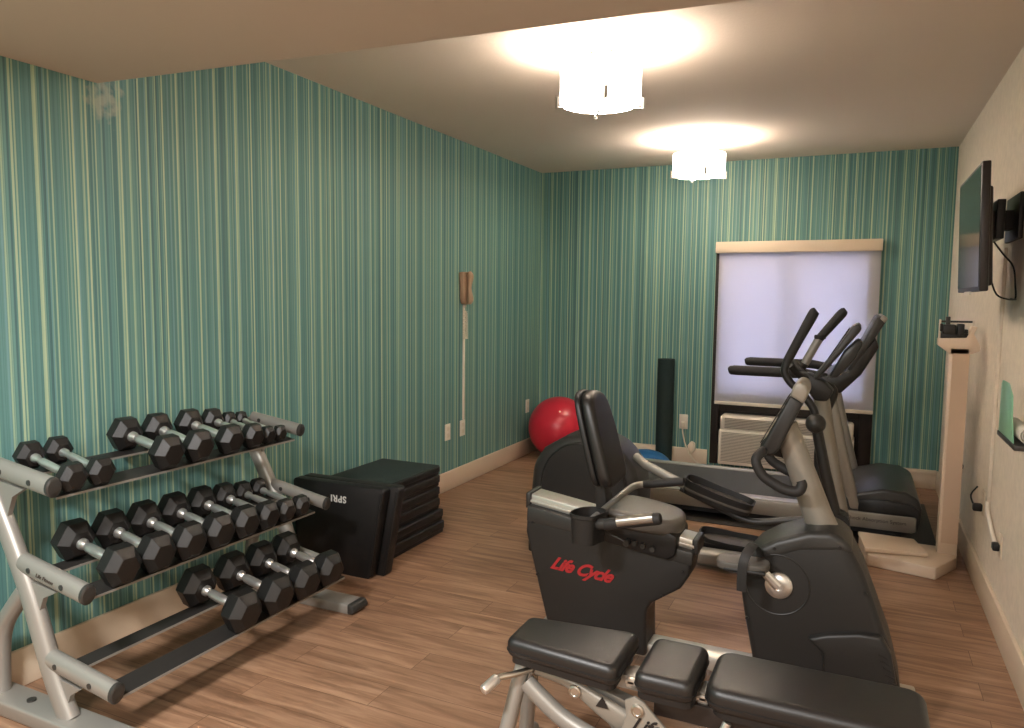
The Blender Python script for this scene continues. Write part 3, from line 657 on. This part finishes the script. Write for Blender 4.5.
# cup holder
cb = [(x+.045, y) for x, y in ((1.655, -3.735), (1.662, -3.775), (1.70, -3.79), (1.74, -3.78), (1.752, -3.745), (1.765, -3.69), (1.74, -3.665), (1.70, -3.66), (1.668, -3.69))]
oc = catmull(cb, 4, True); cx = sum(p.x for p in oc)/len(oc); cy = sum(p.y for p in oc)/len(oc)
bm = B(); lv = []
for k, z in ((.88, .515), (.97, .605), (1.05, .608), (1.05, .62), (.96, .62), (.86, .522)):
    lv.append([bm.verts.new((cx+(p.x-cx)*k, cy+(p.y-cy)*k, z)) for p in oc])
n = len(oc)
for A_, B_ in zip(lv, lv[1:]):
    for i in range(n): bm.faces.new((A_[i], A_[(i+1) % n], B_[(i+1) % n], B_[i]))
bm.faces.new(lv[0][::-1]); bm.faces.new(lv[-1]); box(bm, 1.74, 1.79, -3.72, -3.60, .56, .585, .004); obj('cup_holder', bm, M['dark'], t)
# front housing
fp = [(2.32, .03), (2.30, .17), (2.272, .30), (2.252, .42), (2.262, .485), (2.30, .535), (2.36, .575), (2.46, .617), (2.53, .627), (2.575, .60), (2.625, .51), (2.67, .39), (2.712, .28), (2.745, .16), (2.765, .03)]
FN, FF = -3.62, -3.40
bm = B(); prism(bm, fp, FN, FF, 'y', b=.028, seg=4); fh = obj('drive_housing', bm, M['dark'], t)
bm = B(); prism(bm, [(2.262, .485), (2.30, .537), (2.36, .577), (2.46, .619), (2.53, .629), (2.577, .602), (2.598, .565), (2.55, .562), (2.44, .545), (2.32, .49)], FN-.002, FF+.002, 'y', b=.03, seg=4); obj('top_cover', bm, M['dark2'], fh)
bm = B(); prism(bm, [(2.47, .275), (2.53, .30), (2.62, .322), (2.685, .325), (2.715, .27), (2.74, .15), (2.755, .04), (2.53, .04), (2.52, .235)], FN-.022, FN+.03, 'y', b=.012, seg=3); obj('lower_fairing', bm, M['dark'], fh)
bm = B()
for k in range(6): box(bm, 2.675+k*.008, 2.703+k*.008, FN-.0245, FN-.018, .262-k*.020, .267-k*.020, rot=(0, .35, 0))
obj('vent', bm, M['black'], fh)
bm = B(); tube(bm, [(2.372+.10*math.cos(k*math.pi/24), FN, .43+.10*math.sin(k*math.pi/24)) for k in range(48)], .003, 6, closed=True); obj('crank_ring', bm, M['dark'], fh)
bm = B()
for x, z in ((2.36, .55), (2.555, .583), (2.283, .30), (2.635, .445)): tube(bm, [(x, FN+.002, z), (x, FN-.004, z)], .006, 8)
obj('screw', bm, M['black'], fh)
# cranks and pedals
def crank(y0, s, a0, nm):
    cxx, czz = 2.378, .43
    bm = B(); lathe(bm, [(.042, 0), (.043, .010), (.034, .018), (.014, .02), (.014, .014), (0, .014)], (cxx, y0, czz), 'y', seg=36)
    if s > 0: bmesh.ops.scale(bm, vec=(1, -1, 1), verts=bm.verts, space=Matrix.Translation((0, -y0, 0)))
    c1 = obj('crank_disc', bm, M['chrome'], t)
    ex, ez = cxx+.10*math.cos(a0), czz+.10*math.sin(a0)
    bm = B(); tube(bm, [(cxx, y0+s*.024, czz), (ex, y0+s*.03, ez)], [.016, .013], 12, flat=(1, .5), upv=(-math.sin(a0), 0, math.cos(a0))); obj('crank_arm', bm, M['chrome'], t)
    yp = y0+s*.08; px, pz = ex-.03, ez+.012
    bm = B(); prism(bm, catmull([(px-.075, yp-.045), (px-.02, yp-.05), (px+.05, yp-.045), (px+.075, yp-.02), (px+.075, yp+.02), (px+.05, yp+.045), (px-.02, yp+.05), (px-.075, yp+.045), (px-.085, yp)], 4, True), pz-.014, pz+.012, 'z', b=.007, seg=3)
    p_ = obj('pedal', bm, M['pedal'], t)
    bm = B(); box(bm, px-.06, px+.07, yp-.052, yp+.052, pz-.018, pz-.004, .006); obj('pedal_base', bm, M['black'], p_)
    bm = B(); tube(bm, [(px+.0, yp-.052, pz-.075), (px-.0, yp-.056, pz-.02), (px+.005, yp-.052, pz+.03), (px+.02, yp-.02, pz+.062), (px+.03, yp+.02, pz+.06), (px+.04, yp+.052, pz+.02), (px+.04, yp+.05, pz-.01)], .015, 8, 5, flat=(.12, 1), upv=(0, 0, 1))
    obj('pedal_strap', bm, M['grip'], p_)
crank(FN+.001, -1, math.radians(135), 'n'); crank(FF-.001, 1, math.radians(-45), 'f')
# column, console, handlebar
bm = B(); tube(bm, [(2.508, BC, .58), (2.478, BC, .65), (2.40, BC, .85), (2.365, BC, .94)], [.05, .047, .042, .040], 24, flat=(.95, 1)); obj('column', bm, M['silver2'], t)
cp = [(2.295, .865), (2.31, .845), (2.34, .85), (2.36, .87), (2.437, 1.055), (2.43, 1.09), (2.405, 1.10), (2.385, 1.085)]
bm = B(); prism(bm, [(2.295, .865), (2.31, .845), (2.34, .85), (2.358, .87), (2.425, 1.03), (2.385, 1.055)], BC-.10, BC+.08, 'y', b=.01, seg=3); cn = obj('console', bm, M['dark'], t)
bm = B(); prism(bm, [(2.382, 1.05), (2.426, 1.026), (2.44, 1.065), (2.432, 1.092), (2.41, 1.10), (2.395, 1.09)], BC-.10, BC+.08, 'y', b=.012, seg=3); tagm(obj('console_cap', bm, M['silver2'], cn), 'silver top cap')
bm = B(); prism(bm, [(2.295, .885), (2.297, .884), (2.378, 1.045), (2.376, 1.046)], BC-.08, BC+.06, 'y'); obj('screen', bm, M['lcd'], cn)
bm = B()
tube(bm, [(2.38, BC+.02, .835), (2.34, BC, .848), (2.312, BC-.06, .858)], .018, 12, 4)
for s in (-1, 1):
    tube(bm, [(2.318, BC+s*.03, .856), (2.308, BC+s*.10, .862), (2.290, BC+s*.128, .835), (2.312, BC+s*.132, .79), (2.35, BC+s*.132, .765), (2.385, BC+s*.132, .750), (2.422, BC+s*.132, .748), (2.434, BC+s*.128, .768), (2.430, BC+s*.125, .782)], [.015, .016, .016, .0165, .017, .0175, .0175, .017, .014], 14, 5)
obj('handlebar', bm, M['grip'], t)

# ================================================================ WEIGHT BENCH
t = thing('weight_bench', 'silver adjustable weight bench with three black vinyl pads in the foreground', 'bench', (2.25, -4.26, 0))
NY, FY, TZ = -4.375, -4.14, .422
def pad(name, outl, z0, z1, b=.022):
    bm = B(); prism(bm, outl, z0, z1, 'z', b=b, seg=5)
    o = obj(name, bm, M['vinyl'], t, sharp=60)
    bm = B(); ol = [Vector((p[0], p[1], z0+(z1-z0)*.38)) for p in outl]; c = sum(ol, Vector())/len(ol)
    tube(bm, [c+(p-c)*1.004 for p in ol], .0022, 6, closed=True); obj('seam', bm, M['black'], o)
    bm = B(); prism(bm, [(c.x+(p[0]-c.x)*.93, c.y+(p[1]-c.y)*.9) for p in outl], z0-.014, z0+.004, 'z'); obj('pad_board', bm, M['black'], o)
    return o
def rrect(x0, x1, y0, y1, r=.03, n=5, t0=0):
    pts = []
    for cx_, cy_, a in ((x1-r, y1-r, 0), (x0+r, y1-r-t0, 90), (x0+r, y0+r+t0, 180), (x1-r, y0+r, 270)):
        for k in range(n+1):
            aa = math.radians(a+90*k/n); pts.append((cx_+r*math.cos(aa), cy_+r*math.sin(aa)))
    return pts
pad('seat_pad', rrect(1.728, 2.058, NY, FY, .028, t0=.03), .363, TZ)
pad('middle_pad', rrect(2.100, 2.252, NY, FY, .028), .363, TZ)
pad('back_pad', rrect(2.275, 2.765, NY, FY, .045), .360, TZ)
bm = B(); box(bm, 1.79, 2.72, -4.29, -4.23, .325, .365, .006); obj('pad_beam', bm, M['silver'], t)
bm = B(); box(bm, 2.06, 2.70, -4.30, -4.215, .345, .357, .003); obj('support_plate', bm, M['alu'], t)
for x in (2.075, 2.262):
    bm = B(); box(bm, x-.014, x+.014, -4.30, -4.215, .335, .362, .006); obj('pad_bracket', bm, M['alu'], t)
# rear legs and curved brace
for s in (-1, 1):
    bm = B(); tube(bm, [(1.765, -4.26+s*.035, .335), (1.745, -4.26+s*.06, .22), (1.715, -4.26+s*.10, .03)], .022, 14, 4); obj('leg', bm, M['silver'], t)
bm = B(); rtube(bm, (1.715, -4.43, .022), (1.715, -4.09, .022), .024); obj('rear_foot', bm, M['silver'], t)
bm = B(); tube(bm, [(1.775, -4.30, .285), (1.82, -4.30, .25), (1.90, -4.30, .20), (2.02, -4.30, .165), (2.20, -4.29, .15), (2.5, -4.27, .12), (2.62, -4.26, .05)], .026, 16, 5, flat=(1, .85)); obj('brace', bm, M['silver'], t)
bm = B(); rtube(bm, (2.62, -4.45, .025), (2.62, -4.07, .025), .026); obj('front_foot', bm, M['silver'], t)
# adjustment plate with letters
bm = B(); prism(bm, [(2.07, .32), (2.095, .335), (2.12, .325), (2.145, .30), (2.20, .25), (2.28, .20), (2.28, .15), (2.02, .15), (2.03, .20), (2.06, .23), (2.075, .28)], -4.335, -4.325, 'y', b=.002); pl = obj('side_plate', bm, M['silver2'], t)
text('lettering', 'Life', M['black'], pl, (2.125, -4.3365, .262), (1, 0, -.02), (.02, 0, 1), .05, shear=.5, offset=.001)
for (x, z, y) in ((2.105, .302, -4.335), (1.765, .322, -4.30), (1.925, .298, -4.31)):
    bm = B(); lathe(bm, [(.017, 0), (.017, .006), (.012, .008), (.010, .006), (.0, .006)], (x, y, z), 'y', seg=20); obj('bolt', bm, M['steel'], t)
bm = B(); prism(bm, [(1.75, .345), (1.79, .345), (1.795, .31), (1.765, .30), (1.745, .315)], -4.30, -4.24, 'y', b=.004); obj('seat_hinge', bm, M['silver'], t)
bm = B(); tube(bm, [(1.80, -4.29, .318), (1.88, -4.30, .314), (1.93, -4.30, .30), (2.00, -4.295, .265), (2.06, -4.29, .235)], [.012, .012, .018, .030, .034], 12, 4, flat=(1, .5)); ad = obj('adjustment_arm', bm, M['silver2'], t)
bm = B(); prism(bm, [(1.985, .272), (2.02, .272), (2.0025, .302)], -4.3145, -4.3125, 'y'); obj('warning_triangle', bm, M['sticker'], ad)
bm = B(); prism(bm, [(1.94, .315), (2.07, .285), (2.075, .20), (2.03, .19), (1.98, .24)], -4.28, -4.24, 'y', b=.004); obj('selector_plate', bm, M['silver'], t)
bm = B(); tube(bm, [(1.79, -4.30, .325), (1.755, -4.345, .322), (1.725, -4.37, .318), (1.71, -4.40, .305)], .009, 10, 4); hd = obj('handle', bm, M['steel'], t)
bm = B(); rtube(bm, (1.722, -4.372, .318), (1.700, -4.42, .298), .0145); obj('handle_sleeve', bm, M['chrome'], hd)
bm = B(); box(bm, 2.14, 2.66, -4.31, -4.21, .285, .34, .004); obj('under_frame', bm, M['bronze'], t)
bm = B(); tube(bm, [(2.33, -4.34, .33), (2.305, -4.35, .26), (2.29, -4.34, .20)], .011, 10, 3); obj('release_lever', bm, M['chrome'], t)
bm = B(); tube(bm, [(2.50, -4.27, .31), (2.55, -4.27, .20), (2.61, -4.26, .05)], .026, 14, 3); obj('leg', bm, M['silver'], t)

# ================================================================ PHYSICIAN SCALE
t = thing('balance_scale', 'cream upright physician scale with sliding weights beside the right wall', 'scale', (3.0, -1.8, 0))
bm = B(); prism(bm, [(2.672, -1.97), (2.975, -2.045), (3.085, -1.82), (3.09, -1.66), (2.63, -1.64)], 0, .062, 'z', b=.008); obj('base', bm, M['scale'], t)
bm = B(); prism(bm, [(2.658, -1.955), (2.95, -1.90), (2.90, -1.67), (2.625, -1.66)], .066, .088, 'z', b=.006); prism(bm, [(2.69, -1.93), (2.92, -1.88), (2.87, -1.69), (2.65, -1.68)], .055, .07, 'z'); obj('platform', bm, M['scale'], t)
bm = B(); box(bm, 2.998, 3.088, -1.79, -1.71, .05, 1.13, .006); obj('column', bm, M['scale'], t)
bm = B(); box(bm, 3.012, 3.086, -1.7935, -1.788, .12, 1.10); obj('column_inset', bm, M['inset'], t)
bm = B(); prism(bm, [(2.945, 1.175), (2.945, 1.14), (3.01, 1.09), (3.098, 1.10), (3.13, 1.115), (3.13, 1.14), (3.10, 1.20), (3.115, 1.235), (3.09, 1.24), (3.07, 1.18)], -1.79, -1.72, 'y', b=.004); obj('beam_head', bm, M['scale'], t)
bm = B(); box(bm, 2.955, 3.08, -1.78, -1.73, 1.175, 1.20, .004); box(bm, 2.962, 3.022, -1.79, -1.72, 1.195, 1.245, .006); box(bm, 3.028, 3.058, -1.788, -1.722, 1.19, 1.25, .005); box(bm, 2.95, 2.962, -1.79, -1.73, 1.21, 1.25, .004); box(bm, 3.058, 3.075, -1.775, -1.735, 1.20, 1.222, .004); obj('poise_weight', bm, M['black'], t)
bm = B(); box(bm, 2.95, 3.10, -1.77, -1.763, 1.255, 1.265); box(bm, 2.975, 2.995, -1.78, -1.75, 1.235, 1.285, .003); obj('beam', bm, M['dark2'], t)
bm = B(); box(bm, 2.947, 2.955, -1.775, -1.745, 1.17, 1.27, .002); box(bm, 3.092, 3.10, -1.775, -1.745, 1.22, 1.265, .002); obj('beam_bracket', bm, M['offw'], t)

# ================================================================ RIGHT WALL
t = thing('television', 'flat black television hung high on the cream right wall', 'television', (3.05, -2.52, 1.65))
TX = 2.968
def tvb(bm, x0, x1, y0, y1, z0, z1, b): box(bm, x0, x1, y0, y1, z0, z1, b)
bm = B(); box(bm, TX, TX+.03, -2.865, -2.19, 1.40, 1.88, .005); prism(bm, [(-2.82, 1.42), (-2.23, 1.42), (-2.27, 1.80), (-2.78, 1.80)], TX+.025, TX+.05, 'x', b=.01)
bmesh.ops.rotate(bm, verts=bm.verts, cent=(TX, -2.5, 1.64), matrix=Matrix.Rotation(math.radians(-2), 3, 'Y')); tv = obj('television_body', bm, M['tvb'], t)
bm = B(); box(bm, TX-.0015, TX+.002, -2.852, -2.203, 1.418, 1.867)
bmesh.ops.rotate(bm, verts=bm.verts, cent=(TX, -2.5, 1.64), matrix=Matrix.Rotation(math.radians(-2), 3, 'Y')); obj('screen', bm, M['screen'], t)
bm = B(); box(bm, TX+.004, TX+.014, -2.62, -2.46, 1.388, 1.402, .002); obj('sensor_bar', bm, M['offw'], t)
t = thing('television_mount', 'black wall mount bracket holding the television', 'bracket', (W, -2.4, 1.7))
bm = B(); box(bm, W-.018, W, -2.56, -2.26, 1.615, 1.80, .003); obj('wall_plate', bm, M['black'], t)
bm = B(); box(bm, W-.133, W-.015, -2.44, -2.36, 1.66, 1.74, .005); box(bm, W-.085, W-.055, -2.50, -2.30, 1.62, 1.78, .003); obj('arm', bm, M['black'], t)
bm = B(); tube(bm, [(3.045, -2.62, 1.60), (3.08, -2.62, 1.55), (3.12, -2.60, 1.50), (3.135, -2.58, 1.42), (3.14, -2.56, 1.375), (3.146, -2.42, 1.375)], .0035, 6, 5)
tube(bm, [(3.03, -2.72, 1.45), (3.05, -2.74, 1.39), (3.09, -2.72, 1.372), (3.135, -2.60, 1.372)], .0035, 6, 4)
tagm(obj('television_cable', bm, M['cable'], origin=(3.1, -2.7, 1.4)), 'thin black cable hanging below the television', 'cable')
bm = B(); box(bm, W-.014, W, -2.245, -2.225, .46, 1.60, .003); tagm(obj('cable_raceway', bm, M['cream'], origin=(W, -2.23, .46)), 'cream vertical cable raceway down the right wall under the television', 'cable cover')
t = thing('wall_outlet', 'outlet with black plug low on the right wall', 'outlet', (W, -2.06, .41))
bm = B(); box(bm, W-.006, W, -2.10, -2.03, .36, .475, .002); obj('cover_plate', bm, M['base'], t)
bm = B(); box(bm, W-.045, W-.006, -2.085, -2.05, .375, .41, .006); tube(bm, [(W-.04, -2.06, .40), (W-.05, -2.03, .44), (W-.02, -1.99, .475)], .004, 6, 4); obj('plug', bm, M['cable'], t)
bm = B(); tube(bm, [(W-.01, -2.235, .46), (W-.014, -2.28, .43), (W-.014, -2.42, .375), (W-.012, -2.50, .35)], .009, 8, 5); tagm(obj('power_cord', bm, M['white'], origin=(W, -2.3, .4)), 'short white cord at the bottom of the right wall raceway', 'cord')
t = thing('wall_outlet', 'outlet with dark plug end of the white cord, right wall', 'outlet', (W, -2.55, .35))
bm = B(); box(bm, W-.005, W, -2.60, -2.53, .31, .41, .002); obj('cover_plate', bm, M['base'], t)
bm = B(); box(bm, W-.03, W-.005, -2.575, -2.53, .335, .365, .005); obj('plug', bm, M['cable'], t)
bm = B(); rtube(bm, (W, -1.28, .43), (W-.04, -1.28, .43), .016); tagm(obj('wall_bumper', bm, M['black'], origin=(W, -1.28, .43)), 'small round black bumper on the right wall behind the scale', 'bumper')
t = thing('towel_holder', 'small wall holder with mint green front panel and dark tray', 'holder', (W, -3.0, .88))
bm = B(); prism(bm, [(-3.17, .885), (-2.88, .885), (-2.88, 1.06), (-2.90, 1.075), (-3.02, 1.075), (-3.10, 1.04), (-3.12, .96)], 3.066, 3.070, 'x', b=.001); obj('front_panel', bm, M['greenp'], t)
bm = B(); box(bm, 3.062, W, -3.22, -2.876, .868, .885, .003); obj('tray', bm, M['rail'], t)
bm = B(); box(bm, W-.008, W, -3.25, -2.86, .87, 1.12, .003); obj('back_plate', bm, M['offw'], t)
bm = B(); pts = []
for k in range(70):
    a = k/69*2*math.pi*3; r_ = .006+.022*k/69; pts.append((3.107+r_*math.cos(a), .917+r_*math.sin(a)))
for i in range(69):
    (a, b_), (c, d) = pts[i], pts[i+1]
    v = [bm.verts.new(q) for q in ((a, -3.19, b_), (c, -3.19, d), (c, -2.92, d), (a, -2.92, b_))]; bm.faces.new(v)
bmesh.ops.remove_doubles(bm, verts=bm.verts, dist=1e-5)
g = bmesh.ops.solidify(bm, geom=bm.faces[:], thickness=.003)
tagm(obj('rolled_towel', bm, M['towel'], origin=(3.107, -3, .9)), 'white rolled towel lying in the wall holder', 'towel')
